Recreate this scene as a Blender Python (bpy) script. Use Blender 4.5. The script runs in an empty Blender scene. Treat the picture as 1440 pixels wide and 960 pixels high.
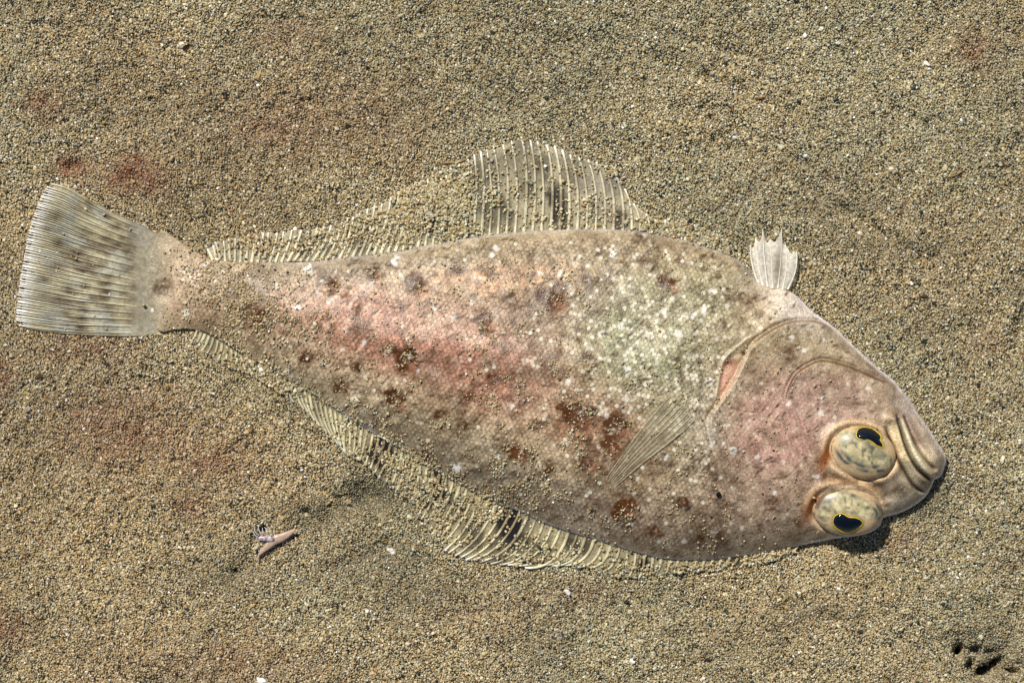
import bpy, bmesh, math, random
import numpy as np
from mathutils import Vector

# ------------------------------------------------------------------ camera, sky, sun, exposure
S = 0.0002                      # metres per layout unit: the fish is about 26 cm long
CX, CY = 720.0, 480.0           # layout unit that lies at the world origin (y runs down the picture)
sc = bpy.context.scene
sc.render.engine = 'CYCLES'
cam = bpy.data.objects.new('camera', bpy.data.cameras.new('camera'))
sc.collection.objects.link(cam)
sc.camera = cam
CAMH = 1.0
cam.location = (0, 0, CAMH)
cam.data.sensor_width = 36.0
cam.data.lens = 36.0 * CAMH / (1440 * S)
cam.data.clip_start = 0.01
cam.data.clip_end = 200.0

SUN_AZ, SUN_EL = math.radians(-30), math.radians(49)    # azimuth clockwise from the top of the picture
world = bpy.data.worlds.new('World'); sc.world = world; world.use_nodes = True
wn = world.node_tree.nodes; wl = world.node_tree.links
sky = wn.new('ShaderNodeTexSky'); sky.sky_type = 'NISHITA'; sky.sun_disc = False
sky.sun_elevation = SUN_EL; sky.sun_rotation = SUN_AZ
wn['Background'].inputs['Strength'].default_value = 0.055
wl.new(sky.outputs['Color'], wn['Background'].inputs['Color'])
sun = bpy.data.objects.new('sun', bpy.data.lights.new('sun', 'SUN'))
sc.collection.objects.link(sun)
sun.data.energy = 4.8; sun.data.angle = math.radians(4.0); sun.data.color = (1.0, 0.96, 0.90)
_L = Vector((math.sin(SUN_AZ) * math.cos(SUN_EL), math.cos(SUN_AZ) * math.cos(SUN_EL), math.sin(SUN_EL)))
sun.rotation_euler = (-_L).to_track_quat('-Z', 'Y').to_euler()
sun.location = _L * 3
sc.view_settings.view_transform = 'Standard'
sc.view_settings.look = 'None'
sc.view_settings.exposure = 0.0
sc.view_settings.gamma = 1.0
sc.view_settings.use_curve_mapping = False
sc.cycles.use_denoising = False
sc.cycles.max_bounces = 6
sc.cycles.transparent_max_bounces = 12

random.seed(7)
rng = np.random.default_rng(11)

# ------------------------------------------------------------------ maths helpers (layout units)
def lin(c):
    c = np.asarray(c, float) / 255.0
    return np.where(c <= 0.04045, c / 12.92, ((c + 0.055) / 1.055) ** 2.4)

def sstep(a, b, x):
    t = np.clip((x - a) / (b - a), 0, 1)
    return t * t * (3 - 2 * t)

def vnoise(x, y, scale, seed):
    """value noise 0..1"""
    r = np.random.default_rng(seed).random((256, 256))
    u, v = x / scale + 1000.0, y / scale + 1000.0
    i, j = np.floor(u).astype(int), np.floor(v).astype(int)
    fu, fv = u - i, v - j
    fu = fu * fu * (3 - 2 * fu); fv = fv * fv * (3 - 2 * fv)
    i0, i1, j0, j1 = i & 255, (i + 1) & 255, j & 255, (j + 1) & 255
    return (r[i0, j0] * (1 - fu) + r[i1, j0] * fu) * (1 - fv) + (r[i0, j1] * (1 - fu) + r[i1, j1] * fu) * fv

def fbm(x, y, scale, seed, octv=3):
    s = 0; a = 1; t = 0
    for k in range(octv):
        s = s + a * vnoise(x * (1 + .01 * k), y, scale / 2 ** k, seed + k); t += a; a *= 0.5
    return s / t

def blob(x, y, cx, cy, rx, ry=None, ang=0.0):
    ry = rx if ry is None else ry
    a = math.radians(ang); c, s = math.cos(a), math.sin(a)
    dx, dy = x - cx, y - cy
    u, v = dx * c + dy * s, -dx * s + dy * c
    return np.exp(-((u / rx) ** 2 + (v / ry) ** 2))

def spline(pts, step=3.0, closed=False):
    p = np.array(pts, float); n = len(p); out = []
    m = n if closed else n - 1
    for i in range(m):
        if closed:
            a, b, c, d = p[(i - 1) % n], p[i], p[(i + 1) % n], p[(i + 2) % n]
        else:
            a, b, c, d = p[max(i - 1, 0)], p[i], p[i + 1], p[min(i + 2, n - 1)]
        k = max(1, int(np.linalg.norm(c - b) / step))
        for t in np.arange(k) / k:
            out.append(0.5 * ((2 * b) + (c - a) * t + (2 * a - 5 * b + 4 * c - d) * t * t + (3 * b - a - 3 * c + d) * t ** 3))
    if not closed:
        out.append(p[-1])
    return np.array(out)

def polydist(x, y, pl, closed=False, want=False):
    """distance to a polyline; optionally nearest point, signed side and 0..1 parameter"""
    x = np.asarray(x, float).ravel(); y = np.asarray(y, float).ravel()
    best = np.full(x.shape, 1e18); nx = np.zeros_like(x); ny = np.zeros_like(x); side = np.zeros_like(x); par = np.zeros_like(x)
    n = len(pl); m = n if closed else n - 1
    for i in range(m):
        a = pl[i]; b = pl[(i + 1) % n]; d = b - a; L2 = d @ d + 1e-9
        t = np.clip(((x - a[0]) * d[0] + (y - a[1]) * d[1]) / L2, 0, 1)
        qx, qy = a[0] + t * d[0], a[1] + t * d[1]
        dd = (x - qx) ** 2 + (y - qy) ** 2
        k = dd < best
        best[k] = dd[k]
        if want:
            nx[k] = qx[k]; ny[k] = qy[k]; par[k] = (i + t[k]) / m
            side[k] = np.sign(d[0] * (y[k] - a[1]) - d[1] * (x[k] - a[0]))
    best = np.sqrt(best)
    return (best, nx, ny, side, par) if want else best

def inside(x, y, pl):
    x = np.asarray(x, float).ravel(); y = np.asarray(y, float).ravel()
    r = np.zeros(x.shape, bool); n = len(pl)
    for i in range(n):
        x0, y0 = pl[i]; x1, y1 = pl[(i + 1) % n]
        if y0 == y1: continue
        c = ((y0 > y) != (y1 > y)) & (x < (x1 - x0) * (y - y0) / (y1 - y0) + x0)
        r ^= c
    return r

def ridge(x, y, pts, w, step=3):
    d, _, _, _, p = polydist(x, y, spline(pts, step), want=True)
    return np.exp(-(d / w) ** 2) * sstep(0, .12, p) * sstep(1, .88, p)

# ------------------------------------------------------------------ object helpers
ROOT = np.array([(770 - CX) * S, (CY - 560) * S, 0.0])     # the fish's base point

def to_world(V):
    V = np.asarray(V, float)
    return np.stack([(V[:, 0] - CX) * S, (CY - V[:, 1]) * S, V[:, 2] * S], 1)

def mesh_obj(name, V, F, mat, parent=None, col=None, smooth=True, origin=None, recalc=False):
    """V in layout units; origin = world point the mesh data is relative to"""
    me = bpy.data.meshes.new(name)
    P = to_world(V)
    if origin is not None:
        P = P - np.asarray(origin)
    me.from_pydata(P.tolist(), [], [tuple(int(i) for i in f) for f in F])
    if col is not None:
        c = np.ones((len(P), 4)); col = np.asarray(col); c[:, :col.shape[1]] = col
        at = me.attributes.new('col', 'FLOAT_COLOR', 'POINT')
        at.data.foreach_set('color', c.astype(np.float32).ravel())
    if recalc:
        bm = bmesh.new(); bm.from_mesh(me)
        bmesh.ops.recalc_face_normals(bm, faces=bm.faces); bm.to_mesh(me); bm.free()
    me.polygons.foreach_set('use_smooth', [smooth] * len(me.polygons))
    me.materials.append(mat)
    o = bpy.data.objects.new(name, me)
    sc.collection.objects.link(o)
    if parent is not None:
        o.parent = parent
    elif origin is not None:
        o.location = origin
    return o

def tag(o, label=None, cat=None, group=None, kind=None):
    for k, v in (('label', label), ('category', cat), ('group', group), ('kind', kind)):
        if v: o[k] = v
    return o

def tube(path, radii, n=6, flat=1.0, z=None):
    """swept tube; path Nx3 in layout units, flattened in z by flat"""
    path = np.asarray(path, float); N = len(path); V = []; F = []
    for i in range(N):
        t = path[min(i + 1, N - 1)] - path[max(i - 1, 0)]
        t = t / (np.linalg.norm(t) + 1e-9)
        up = np.array([0, 0, 1.0]); s = np.cross(t, up)
        if np.linalg.norm(s) < 1e-3: s = np.array([1.0, 0, 0])
        s /= np.linalg.norm(s); b = np.cross(s, t)
        r = radii[i] if hasattr(radii, '__len__') else radii
        for k in range(n):
            a = 2 * math.pi * k / n
            V.append(path[i] + r * (math.cos(a) * s + flat * math.sin(a) * b))
    for i in range(N - 1):
        for k in range(n):
            k2 = (k + 1) % n
            F.append((i * n + k, i * n + k2, (i + 1) * n + k2, (i + 1) * n + k))
    F.append(tuple(range(n))); F.append(tuple((N - 1) * n + k for k in range(n)))
    return V, F

# ------------------------------------------------------------------ materials
def new_mat(name):
    m = bpy.data.materials.new(name); m.use_nodes = True
    return m, m.node_tree.nodes, m.node_tree.links, m.node_tree.nodes['Principled BSDF']

def attr_node(n, name='col', typ='GEOMETRY'):
    a = n.new('ShaderNodeAttribute'); a.attribute_name = name; a.attribute_type = typ
    return a

def obj_coords(n, l, scale):
    tc = n.new('ShaderNodeTexCoord'); mp = n.new('ShaderNodeMapping')
    mp.inputs['Scale'].default_value = (scale,) * 3
    l.new(tc.outputs['Object'], mp.inputs['Vector'])
    return mp.outputs['Vector']

def mottled(n, l, vec, colour_out, scale, lo, hi, detail=3):
    """multiply a colour by a noise between lo and hi"""
    t = n.new('ShaderNodeTexNoise'); t.inputs['Scale'].default_value = scale; t.inputs['Detail'].default_value = detail
    l.new(vec, t.inputs['Vector'])
    r = n.new('ShaderNodeMapRange'); r.inputs['From Min'].default_value = .3; r.inputs['From Max'].default_value = .7
    r.inputs['To Min'].default_value = lo; r.inputs['To Max'].default_value = hi
    l.new(t.outputs['Fac'], r.inputs['Value'])
    m = n.new('ShaderNodeVectorMath'); m.operation = 'SCALE'
    l.new(colour_out, m.inputs[0]); l.new(r.outputs['Result'], m.inputs['Scale'])
    return m.outputs['Vector'], t.outputs['Fac']

U = 1.0 / S     # texture scale that makes one texture unit one layout unit

def skin_material():
    m, n, l, b = new_mat('flatfish_skin')
    a = attr_node(n); v = obj_coords(n, l, U)
    c1, _ = mottled(n, l, v, a.outputs['Color'], 0.34, 0.70, 1.30, 4)
    c2, f = mottled(n, l, v, c1, 0.09, 0.82, 1.16, 3)
    c2, _ = mottled(n, l, v, c2, 0.75, 0.82, 1.18, 2)
    vo = n.new('ShaderNodeTexVoronoi'); vo.feature = 'DISTANCE_TO_EDGE'; vo.inputs['Scale'].default_value = 0.155; vo.inputs['Randomness'].default_value = 0.75
    l.new(v, vo.inputs['Vector'])
    vr = n.new('ShaderNodeMapRange'); vr.inputs['From Max'].default_value = 0.16; vr.inputs['To Min'].default_value = 0.97; vr.inputs['To Max'].default_value = 1.0
    l.new(vo.outputs['Distance'], vr.inputs['Value'])
    vm = n.new('ShaderNodeVectorMath'); vm.operation = 'SCALE'; l.new(c2, vm.inputs[0]); l.new(vr.outputs['Result'], vm.inputs['Scale'])
    l.new(vm.outputs['Vector'], b.inputs['Base Color'])
    b.inputs['Roughness'].default_value = 0.36; b.inputs['Coat Weight'].default_value = 0.04; b.inputs['Coat Roughness'].default_value = 0.2
    b.inputs['Specular IOR Level'].default_value = 0.36
    b.inputs['Subsurface Weight'].default_value = 0.06
    b.inputs['Subsurface Radius'].default_value = (1.0, 0.55, 0.35)
    b.inputs['Subsurface Scale'].default_value = 3 * S
    bu = n.new('ShaderNodeBump'); bu.inputs['Strength'].default_value = 0.7; bu.inputs['Distance'].default_value = 1.2 * S
    t = n.new('ShaderNodeTexNoise'); t.inputs['Scale'].default_value = 0.42; t.inputs['Detail'].default_value = 4
    l.new(v, t.inputs['Vector']); l.new(t.outputs['Fac'], bu.inputs['Height']); l.new(bu.outputs['Normal'], b.inputs['Normal'])
    return m

def membrane_material(name, rough=0.35):
    m, n, l, b = new_mat(name)
    a = attr_node(n); v = obj_coords(n, l, U)
    c1, f = mottled(n, l, v, a.outputs['Color'], 0.22, 0.7, 1.25, 3)
    l.new(c1, b.inputs['Base Color']); b.inputs['Roughness'].default_value = rough
    l.new(a.outputs['Alpha'], b.inputs['Alpha'])
    return m

def ray_material():
    m, n, l, b = new_mat('fin_ray_horn')
    a = attr_node(n); v = obj_coords(n, l, U)
    c1, _ = mottled(n, l, v, a.outputs['Color'], 0.25, 0.78, 1.15, 2)
    l.new(c1, b.inputs['Base Color']); b.inputs['Roughness'].default_value = 0.4
    l.new(a.outputs['Alpha'], b.inputs['Alpha'])
    return m

def plain_mat(name, rgb, rough=0.5, spec=0.5, bump=0.0, alpha=1.0):
    m, n, l, b = new_mat(name)
    rc = n.new('ShaderNodeRGB'); rc.outputs[0].default_value = (*lin(rgb), 1)
    v = obj_coords(n, l, U)
    c1, f = mottled(n, l, v, rc.outputs[0], 0.3, 0.75, 1.2, 3)
    l.new(c1, b.inputs['Base Color'])
    b.inputs['Roughness'].default_value = rough; b.inputs['Specular IOR Level'].default_value = spec
    b.inputs['Alpha'].default_value = alpha
    if bump:
        bu = n.new('ShaderNodeBump'); bu.inputs['Strength'].default_value = bump; bu.inputs['Distance'].default_value = S
        l.new(f, bu.inputs['Height']); l.new(bu.outputs['Normal'], b.inputs['Normal'])
    return m

def vcol_mat(name, rough=0.4, spec=0.5, alpha=False, coat=0.0):
    m, n, l, b = new_mat(name)
    a = attr_node(n); v = obj_coords(n, l, U)
    c1, _ = mottled(n, l, v, a.outputs['Color'], 0.25, 0.82, 1.15, 3)
    l.new(c1, b.inputs['Base Color']); b.inputs['Roughness'].default_value = rough
    b.inputs['Specular IOR Level'].default_value = spec; b.inputs['Coat Weight'].default_value = coat
    b.inputs['Coat Roughness'].default_value = 0.08
    if alpha: l.new(a.outputs['Alpha'], b.inputs['Alpha'])
    return m

def grain_material():
    m, n, l, b = new_mat('sand_grain')
    a = attr_node(n, 'gcol', 'INSTANCER')
    l.new(a.outputs['Color'], b.inputs['Base Color'])
    l.new(a.outputs['Alpha'], b.inputs['Roughness'])
    b.inputs['Specular IOR Level'].default_value = 0.5
    return m

def sheet_material():
    m, n, l, b = new_mat('sand_bed')
    v = obj_coords(n, l, U)
    vo = n.new('ShaderNodeTexVoronoi'); vo.inputs['Scale'].default_value = 0.48
    l.new(v, vo.inputs['Vector'])
    rp = n.new('ShaderNodeValToRGB'); rp.color_ramp.interpolation = 'CONSTANT'
    cols = [(0, (52, 50, 42)), (.12, (150, 124, 82)), (.32, (176, 154, 114)), (.6, (142, 138, 122)), (.75, (120, 92, 60)), (.86, (206, 196, 172))]
    el = rp.color_ramp.elements
    while len(el) < len(cols): el.new(0.5)
    for e, (p, c) in zip(el, cols): e.position = p; e.color = (*lin(c), 1)
    sx = n.new('ShaderNodeSeparateColor'); l.new(vo.outputs['Color'], sx.inputs[0]); l.new(sx.outputs[0], rp.inputs['Fac'])
    c1, _ = mottled(n, l, v, rp.outputs['Color'], 0.006, 0.8, 1.15, 4)
    l.new(c1, b.inputs['Base Color']); b.inputs['Roughness'].default_value = 0.7
    bu = n.new('ShaderNodeBump'); bu.inputs['Strength'].default_value = 1.0; bu.inputs['Distance'].default_value = 2.5 * S; bu.invert = True
    l.new(vo.outputs['Distance'], bu.inputs['Height']); l.new(bu.outputs['Normal'], b.inputs['Normal'])
    return m

M_skin = skin_material()
M_memb = membrane_material('fin_membrane')
M_ray = ray_material()
M_grain = grain_material()
M_sheet = sheet_material()
M_eye = vcol_mat('eye_skin', 0.38, 0.4, coat=0.08)
M_pupil = plain_mat('pupil_black', (8, 14, 24), 0.04, 0.8)
M_iris = plain_mat('iris_yellow', (232, 196, 20), 0.3)
M_black = plain_mat('black_lump', (14, 15, 15), 0.8, 0.2, 0.4)
M_white = plain_mat('white_shell', (236, 230, 220), 0.35, 0.5, 0.3)
M_tan = plain_mat('tan_strand', (150, 118, 70), 0.6)
M_brown = plain_mat('brown_strand', (82, 58, 36), 0.6)
M_creature = vcol_mat('creature_flesh', 0.3)

# ------------------------------------------------------------------ outline of the fish
OUTLINE = [(292, 363), (312, 367), (340, 369), (400, 369), (440, 368), (500, 361), (560, 354), (620, 342), (680, 332), (740, 326),
           (800, 323), (860, 323), (915, 328), (960, 337), (1000, 349), (1030, 362), (1050, 377), (1062, 391), (1082, 403),
           (1106, 408), (1122, 418), (1142, 438), (1172, 460), (1204, 490), (1236, 519), (1256, 535), (1276, 560), (1296, 590),
           (1314, 616), (1329, 641), (1327, 656), (1321, 670), (1313, 674), (1309, 684), (1299, 699), (1280, 713), (1260, 722),
           (1241, 727), (1236, 738), (1222, 748), (1200, 753), (1180, 755), (1160, 759), (1125, 766), (1080, 775), (1046, 781), (988, 787),
           (933, 785), (890, 775), (840, 759), (801, 748), (762, 734), (735, 721), (690, 703), (630, 671), (600, 655), (560, 629),
           (520, 606), (480, 580), (440, 554), (407, 534), (383, 519), (350, 503), (327, 488), (300, 472), (278, 464), (250, 463),
           (226, 466), (214, 450), (208, 420), (206, 395), (210, 365), (219, 338), (228, 324), (245, 334), (266, 348)]
OUT = spline(OUTLINE, 4.0, closed=True)

def interp(x, xs, ys): return np.interp(x, xs, ys)

GILL = [(1172, 462), (1142, 453), (1110, 454), (1088, 462), (1069, 473), (1053, 487), (1043, 505), (1031, 530), (1017, 553), (1003, 572), (994, 588), (997, 614), (1005, 640), (1012, 660)]
GILL_OUT = [(1062, 468), (1046, 477), (1029, 490), (1016, 503), (1010, 514), (1007, 530), (1004, 550), (1002, 566)]
PREOP = [(1258, 538), (1240, 536), (1218, 527), (1186, 514), (1153, 507), (1132, 514), (1115, 526), (1104, 546), (1096, 575)]
GILL_HOLE = spline([(1030, 493), (1016, 506), (1010, 518), (1007, 535), (1004, 556), (1014, 556), (1028, 533), (1039, 510), (1040, 497)], 2, True)
EYES = [dict(c=(1207, 634), a=49, b=37, ang=18, h=27, pup=[(405, 375), (415, 350), (440, 340), (480, 345), (510, 365), (525, 385), (519, 400), (530, 418), (531, 434), (505, 427), (480, 408), (455, 396), (430, 396), (410, 389)]),
        dict(c=(1187, 715), a=50, b=36, ang=10, h=27, pup=[(298, 785), (305, 765), (325, 752), (347, 754), (370, 768), (400, 771), (425, 780), (438, 796), (430, 812), (405, 830), (375, 843), (345, 840), (315, 822), (300, 802)])]

def eye_r(e, x, y):
    a = math.radians(e['ang']); c, s = math.cos(a), math.sin(a)
    dx, dy = x - e['c'][0], y - e['c'][1]
    return np.sqrt(((dx * c + dy * s) / e['a']) ** 2 + ((-dx * s + dy * c) / e['b']) ** 2)

MOUTH = [(1256, 580), (1262, 604), (1272, 634), (1288, 660), (1310, 677)]
JAW_R = [(1266, 580), (1276, 604), (1289, 632), (1304, 652), (1316, 661)]
JAW_L = [(1239, 596), (1246, 615), (1256, 640), (1266, 658), (1282, 682), (1301, 692)]
BUMPS = rng.uniform([430, 360], [1240, 770], (240, 2))

def body_height(x, y, fine=True):
    x = np.asarray(x, float).ravel(); y = np.asarray(y, float).ravel()
    d = polydist(x, y, OUT, True)
    hm = interp(x, [206, 240, 270, 300, 420, 600, 800, 950, 1100, 1250, 1330], [3, 9, 16, 21, 34, 54, 68, 71, 64, 50, 36])
    w = interp(x, [206, 260, 320, 500, 800, 1050, 1180, 1330], [30, 26, 26, 44, 62, 56, 34, 17])
    e0 = interp(x, [206, 260, 330, 900, 1050, 1150, 1330], [3.4, 5, 6, 7, 7, 9, 10])
    h = e0 + (hm - e0) * (1 - np.exp(-d / w))
    # a soft muscle ridge along the side, broad undulation
    h = h + 4 * ridge(x, y, [(250, 408), (420, 440), (600, 480), (800, 510), (985, 500)], 22, 20)
    h = h + 5 * (fbm(x, y, 90, 5) - .5) * sstep(0, 40, d) + 2.2 * (fbm(x, y, 24, 9) - .5) * sstep(0, 25, d)
    if not fine: return h
    # gill cover edge: the head side stands proud
    g = spline(GILL, 3)
    dd, _, _, sd, p = polydist(x, y, g, want=True)
    endf = sstep(0, .06, p) * sstep(1, .8, p)
    s = -sd * dd              # positive on the head side
    h = h + endf * (8.0 * sstep(-1.8, 1.8, s) * np.exp(-np.clip(s, 0, None) / 26) - 4.0 * np.exp(-((s + 3) / 3.0) ** 2))
    h = h + 2.2 * ridge(x, y, GILL_OUT, 2.2)
    hole = inside(x, y, GILL_HOLE)
    dh = polydist(x, y, GILL_HOLE, True)
    h = h - np.where(hole, 3 * sstep(0, 6, dh), 0)
    g = spline(PREOP, 3)
    dd, _, _, sd, p = polydist(x, y, g, want=True)
    s = -sd * dd
    endf = sstep(0, .06, p) * sstep(1, .75, p)
    h = h + endf * (5.5 * sstep(-1.5, 1.8, s) * np.exp(-np.clip(s, 0, None) / 18) - 3.8 * np.exp(-((s + 2.5) / 2.6) ** 2))
    # jaws: knobbed maxilla bar, groove of the mouth, lower jaw plate, snout
    h = h + 11 * ridge(x, y, [(1243, 596), (1250, 588), (1258, 600), (1264, 622), (1274, 646), (1290, 668), (1308, 680)], 6)
    h = h + 11 * ridge(x, y, [(1262, 580), (1269, 602), (1280, 632), (1296, 658), (1314, 672)], 5)
    h = h - 12 * ridge(x, y, MOUTH, 2.6)
    h = h - 7 * ridge(x, y, JAW_R, 2.6)
    h = h - 8 * ridge(x, y, JAW_L, 3.0)
    h = h + 6 * blob(x, y, 1250, 585, 9, 8)
    h = h + 5 * blob(x, y, 1303, 645, 12, 22, -36) - 4 * blob(x, y, 1284, 600, 9, 24, -30)
    h = h + 3 * ridge(x, y, [(1262, 545), (1288, 590), (1310, 630), (1324, 648)], 5)
    h = h + 4 * ridge(x, y, [(1258, 636), (1272, 660), (1290, 684), (1304, 690)], 6)
    h = h - 3 * ridge(x, y, [(1236, 660), (1250, 690), (1244, 716)], 6)
    # eye sockets
    for e in EYES:
        r = eye_r(e, x, y)
        h = h + 5 * np.exp(-((r - 1.08) / .16) ** 2) - 1.5 * np.exp(-((r - .98) / .08) ** 2)
        lx, ly = e['c'][0] - 44, e['c'][1] + 2
        h = h - 6 * blob(x, y, lx, ly, 12, 22, 20) * (r > .9)
    h = h - 7 * ridge(x, y, [(1150, 668), (1180, 674), (1215, 676), (1236, 690), (1246, 706)], 7)
    for (bx, by, br, st, red) in DARK:
        k = (np.abs(x - bx) < 3 * br) & (np.abs(y - by) < 3 * br)
        if k.any() and st > .5: h[k] += 3.2 * blob(x[k], y[k], bx + .2 * br, by + .25 * br, br * .6) * (.5 + vnoise(x[k], y[k], 5, 79))
    # wrinkled bumps of the skin
    for bx, by in BUMPS[:90]:
        k = (np.abs(x - bx) < 30) & (np.abs(y - by) < 30)
        if k.any(): h[k] += 2.4 * blob(x[k], y[k], bx, by, 8, 4.5, bx * 7 % 180)
    return h

# scale lattice along the fish's long axis
AX = math.radians(11)
def scales(x, y, pitch=6.6):
    u = x * math.cos(AX) + y * math.sin(AX); v = -x * math.sin(AX) + y * math.cos(AX)
    u = u + 6 * (vnoise(x, y, 110, 61) - .5); v = v + 6 * (vnoise(x, y, 110, 62) - .5)
    rp = pitch * .82
    best = np.full(x.shape, 1e9); cid = np.zeros(x.shape, int); bu = np.zeros_like(x)
    R = np.random.default_rng(3).random((512, 512, 3))
    r0 = np.floor(v / rp).astype(int)
    for dr in (-1, 0, 1, 2):
        rr = r0 + dr
        off = (rr % 2) * .5
        c0 = np.floor(u / pitch - off).astype(int)
        for dc in (0, 1):
            cc = c0 + dc
            jit = R[rr & 511, cc & 511]
            cu = (cc + off + .16 * (jit[..., 0] - .5)) * pitch; cv = (rr + .16 * (jit[..., 1] - .5)) * rp
            dd = (u - cu) ** 2 + (v - cv) ** 2
            k = dd < best
            best[k] = dd[k]; cid[k] = ((rr & 511) * 512 + (cc & 511))[k]; bu[k] = (u - cu)[k]
    return np.sqrt(best) / pitch, cid, bu / pitch, R

# ------------------------------------------------------------------ colour of the fish (pigment, with some shade painted in)
ZONES = [  # x, y, rx, ry, angle, colour, strength
    (560, 640, 260, 60, 30, (136, 128, 108), .7), (780, 705, 150, 45, 22, (132, 122, 106), .8), (960, 735, 190, 50, 4, (150, 131, 115), .7),  # first two grey the lower flank, its shade painted in
    (470, 445, 120, 50, 10, (182, 146, 126), .75), (560, 470, 130, 48, 14, (190, 144, 124), .85), (660, 495, 110, 55, 10, (186, 134, 116), .8),
    (705, 545, 60, 40, 0, (178, 126, 108), .6), (760, 440, 100, 60, 0, (178, 152, 132), .6), (760, 540, 70, 50, 0, (166, 134, 116), .5),
    (690, 392, 95, 20, -2, (218, 172, 128), .9), (600, 392, 40, 20, 0, (190, 160, 130), .5),
    (900, 490, 80, 90, -30, (164, 166, 134), .9), (965, 430, 75, 50, 0, (172, 168, 138), .75), (990, 600, 32, 60, 0, (174, 174, 156), .7),
    (830, 595, 70, 48, 10, (150, 108, 84), .75), (870, 640, 40, 40, 0, (140, 110, 88), .5),
    (870, 345, 170, 18, 1, (170, 154, 132), .6), (500, 378, 200, 16, -4, (158, 148, 130), .6),
    (1085, 610, 75, 75, 0, (186, 146, 136), .85), (1165, 560, 75, 42, 18, (188, 158, 146), .75), (1140, 480, 70, 26, 15, (166, 152, 122), .75),
    (1210, 500, 60, 22, 40, (160, 142, 124), .6), (1060, 690, 80, 40, 0, (160, 138, 122), .6),
    (1285, 595, 28, 60, -32, (190, 176, 168), .85), (1300, 630, 20, 30, -30, (182, 166, 150), .6), (1255, 700, 45, 28, -25, (180, 168, 150), .85),
    (1105, 430, 50, 22, 25, (226, 216, 206), .95), (1060, 430, 30, 22, 0, (168, 148, 118), .5),
    (1262, 630, 12, 44, -24, (198, 186, 152), .8), (1232, 565, 22, 26, 0, (198, 176, 150), .5),
    (258, 405, 42, 50, 0, (184, 158, 134), .75), (208, 395, 24, 80, 0, (148, 142, 122), .98), (345, 430, 70, 40, 15, (150, 128, 104), .6),
]
DARK = [  # dark brown blotches: x, y, r, strength, redness
    (590, 403, 13, .8, .2), (468, 400, 12, .6, .2), (575, 508, 15, .95, .4), (557, 563, 13, .9, .2), (432, 505, 8, .7, 0), (482, 545, 9, .6, .1),
    (528, 386, 9, .6, 0), (778, 423, 17, .75, .4), (683, 455, 12, .7, .5), (815, 585, 20, .85, .3), (858, 628, 11, .8, .5), (866, 600, 14, .7, .3),
    (878, 716, 14, .85, .5), (730, 640, 13, .6, .5), (826, 650, 12, .6, .2), (940, 400, 12, .8, .3), (1052, 432, 14, .6, .2), (1110, 505, 17, .5, 0),
    (902, 330, 7, .5, 0), (1012, 456, 7, .6, 0), (1000, 660, 8, .6, .1), (960, 706, 9, .6, .2), (1086, 708, 11, .7, .2), (1098, 668, 7, .5, .2),
    (1016, 756, 9, .6, 0), (920, 746, 8, .6, 0), (700, 538, 12, .6, .8), (690, 388, 10, .4, .5), (645, 382, 7, .5, .3), (365, 455, 18, .55, .2),
    (340, 410, 16, .5, .1), (825, 395, 10, .4, .2), (830, 505, 10, .4, .4), (660, 560, 10, .5, .3), (600, 640, 9, .5, 0), (770, 660, 10, .5, .3),
    (905, 370, 8, .4, .2), (1150, 760, 6, .5, 0), (1065, 745, 7, .5, 0), (985, 755, 6, .5, 0), (1120, 735, 8, .5, 0), (1240, 600, 9, .3, .2),
    (1288, 622, 12, .4, .2), (1265, 690, 10, .5, 0), (1235, 705, 8, .5, 0), (1120, 665, 6, .4, .2), (1230, 520, 14, .4, .3), (230, 410, 12, .4, .1),
    (505, 520, 8, .5, .2), (620, 585, 9, .5, .1), (655, 600, 9, .45, 0), (560, 430, 8, .3, .2), (755, 600, 9, .4, .2), (1165, 532, 9, .35, .6)]
WHITE = [(434, 378, 8), (555, 368, 8), (697, 350, 6), (692, 360, 6), (862, 357, 8), (788, 385, 6), (612, 434, 5), (525, 398, 5), (487, 466, 5), (515, 481, 5),
         (640, 447, 5), (421, 432, 5), (663, 425, 4), (590, 520, 4), (545, 490, 5), (642, 657, 7), (405, 523, 7), (523, 598, 5), (988, 436, 8), (973, 442, 6),
         (880, 520, 7), (993, 535, 6), (870, 458, 6), (1155, 476, 5), (1126, 494, 5), (1150, 580, 5), (1143, 668, 6), (1105, 566, 5), (1215, 545, 4), (1152, 560, 5),
         (1000, 622, 5), (935, 640, 6), (1030, 630, 7), (1060, 640, 5), (850, 580, 6), (735, 508, 5), (720, 570, 5), (800, 535, 6), (842, 470, 6), (1110, 475, 4),
         (545, 497, 4), (500, 560, 4), (290, 372, 6), (262, 440, 5), (205, 352, 6), (200, 382, 5), (215, 435, 5), (183, 400, 5), (760, 385, 5), (905, 330, 4),
         (1000, 410, 6), (1020, 430, 5), (930, 440, 6), (950, 470, 6), (880, 560, 6), (905, 540, 5), (1085, 690, 4), (1040, 740, 4), (960, 760, 5), (700, 640, 5)]

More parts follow.
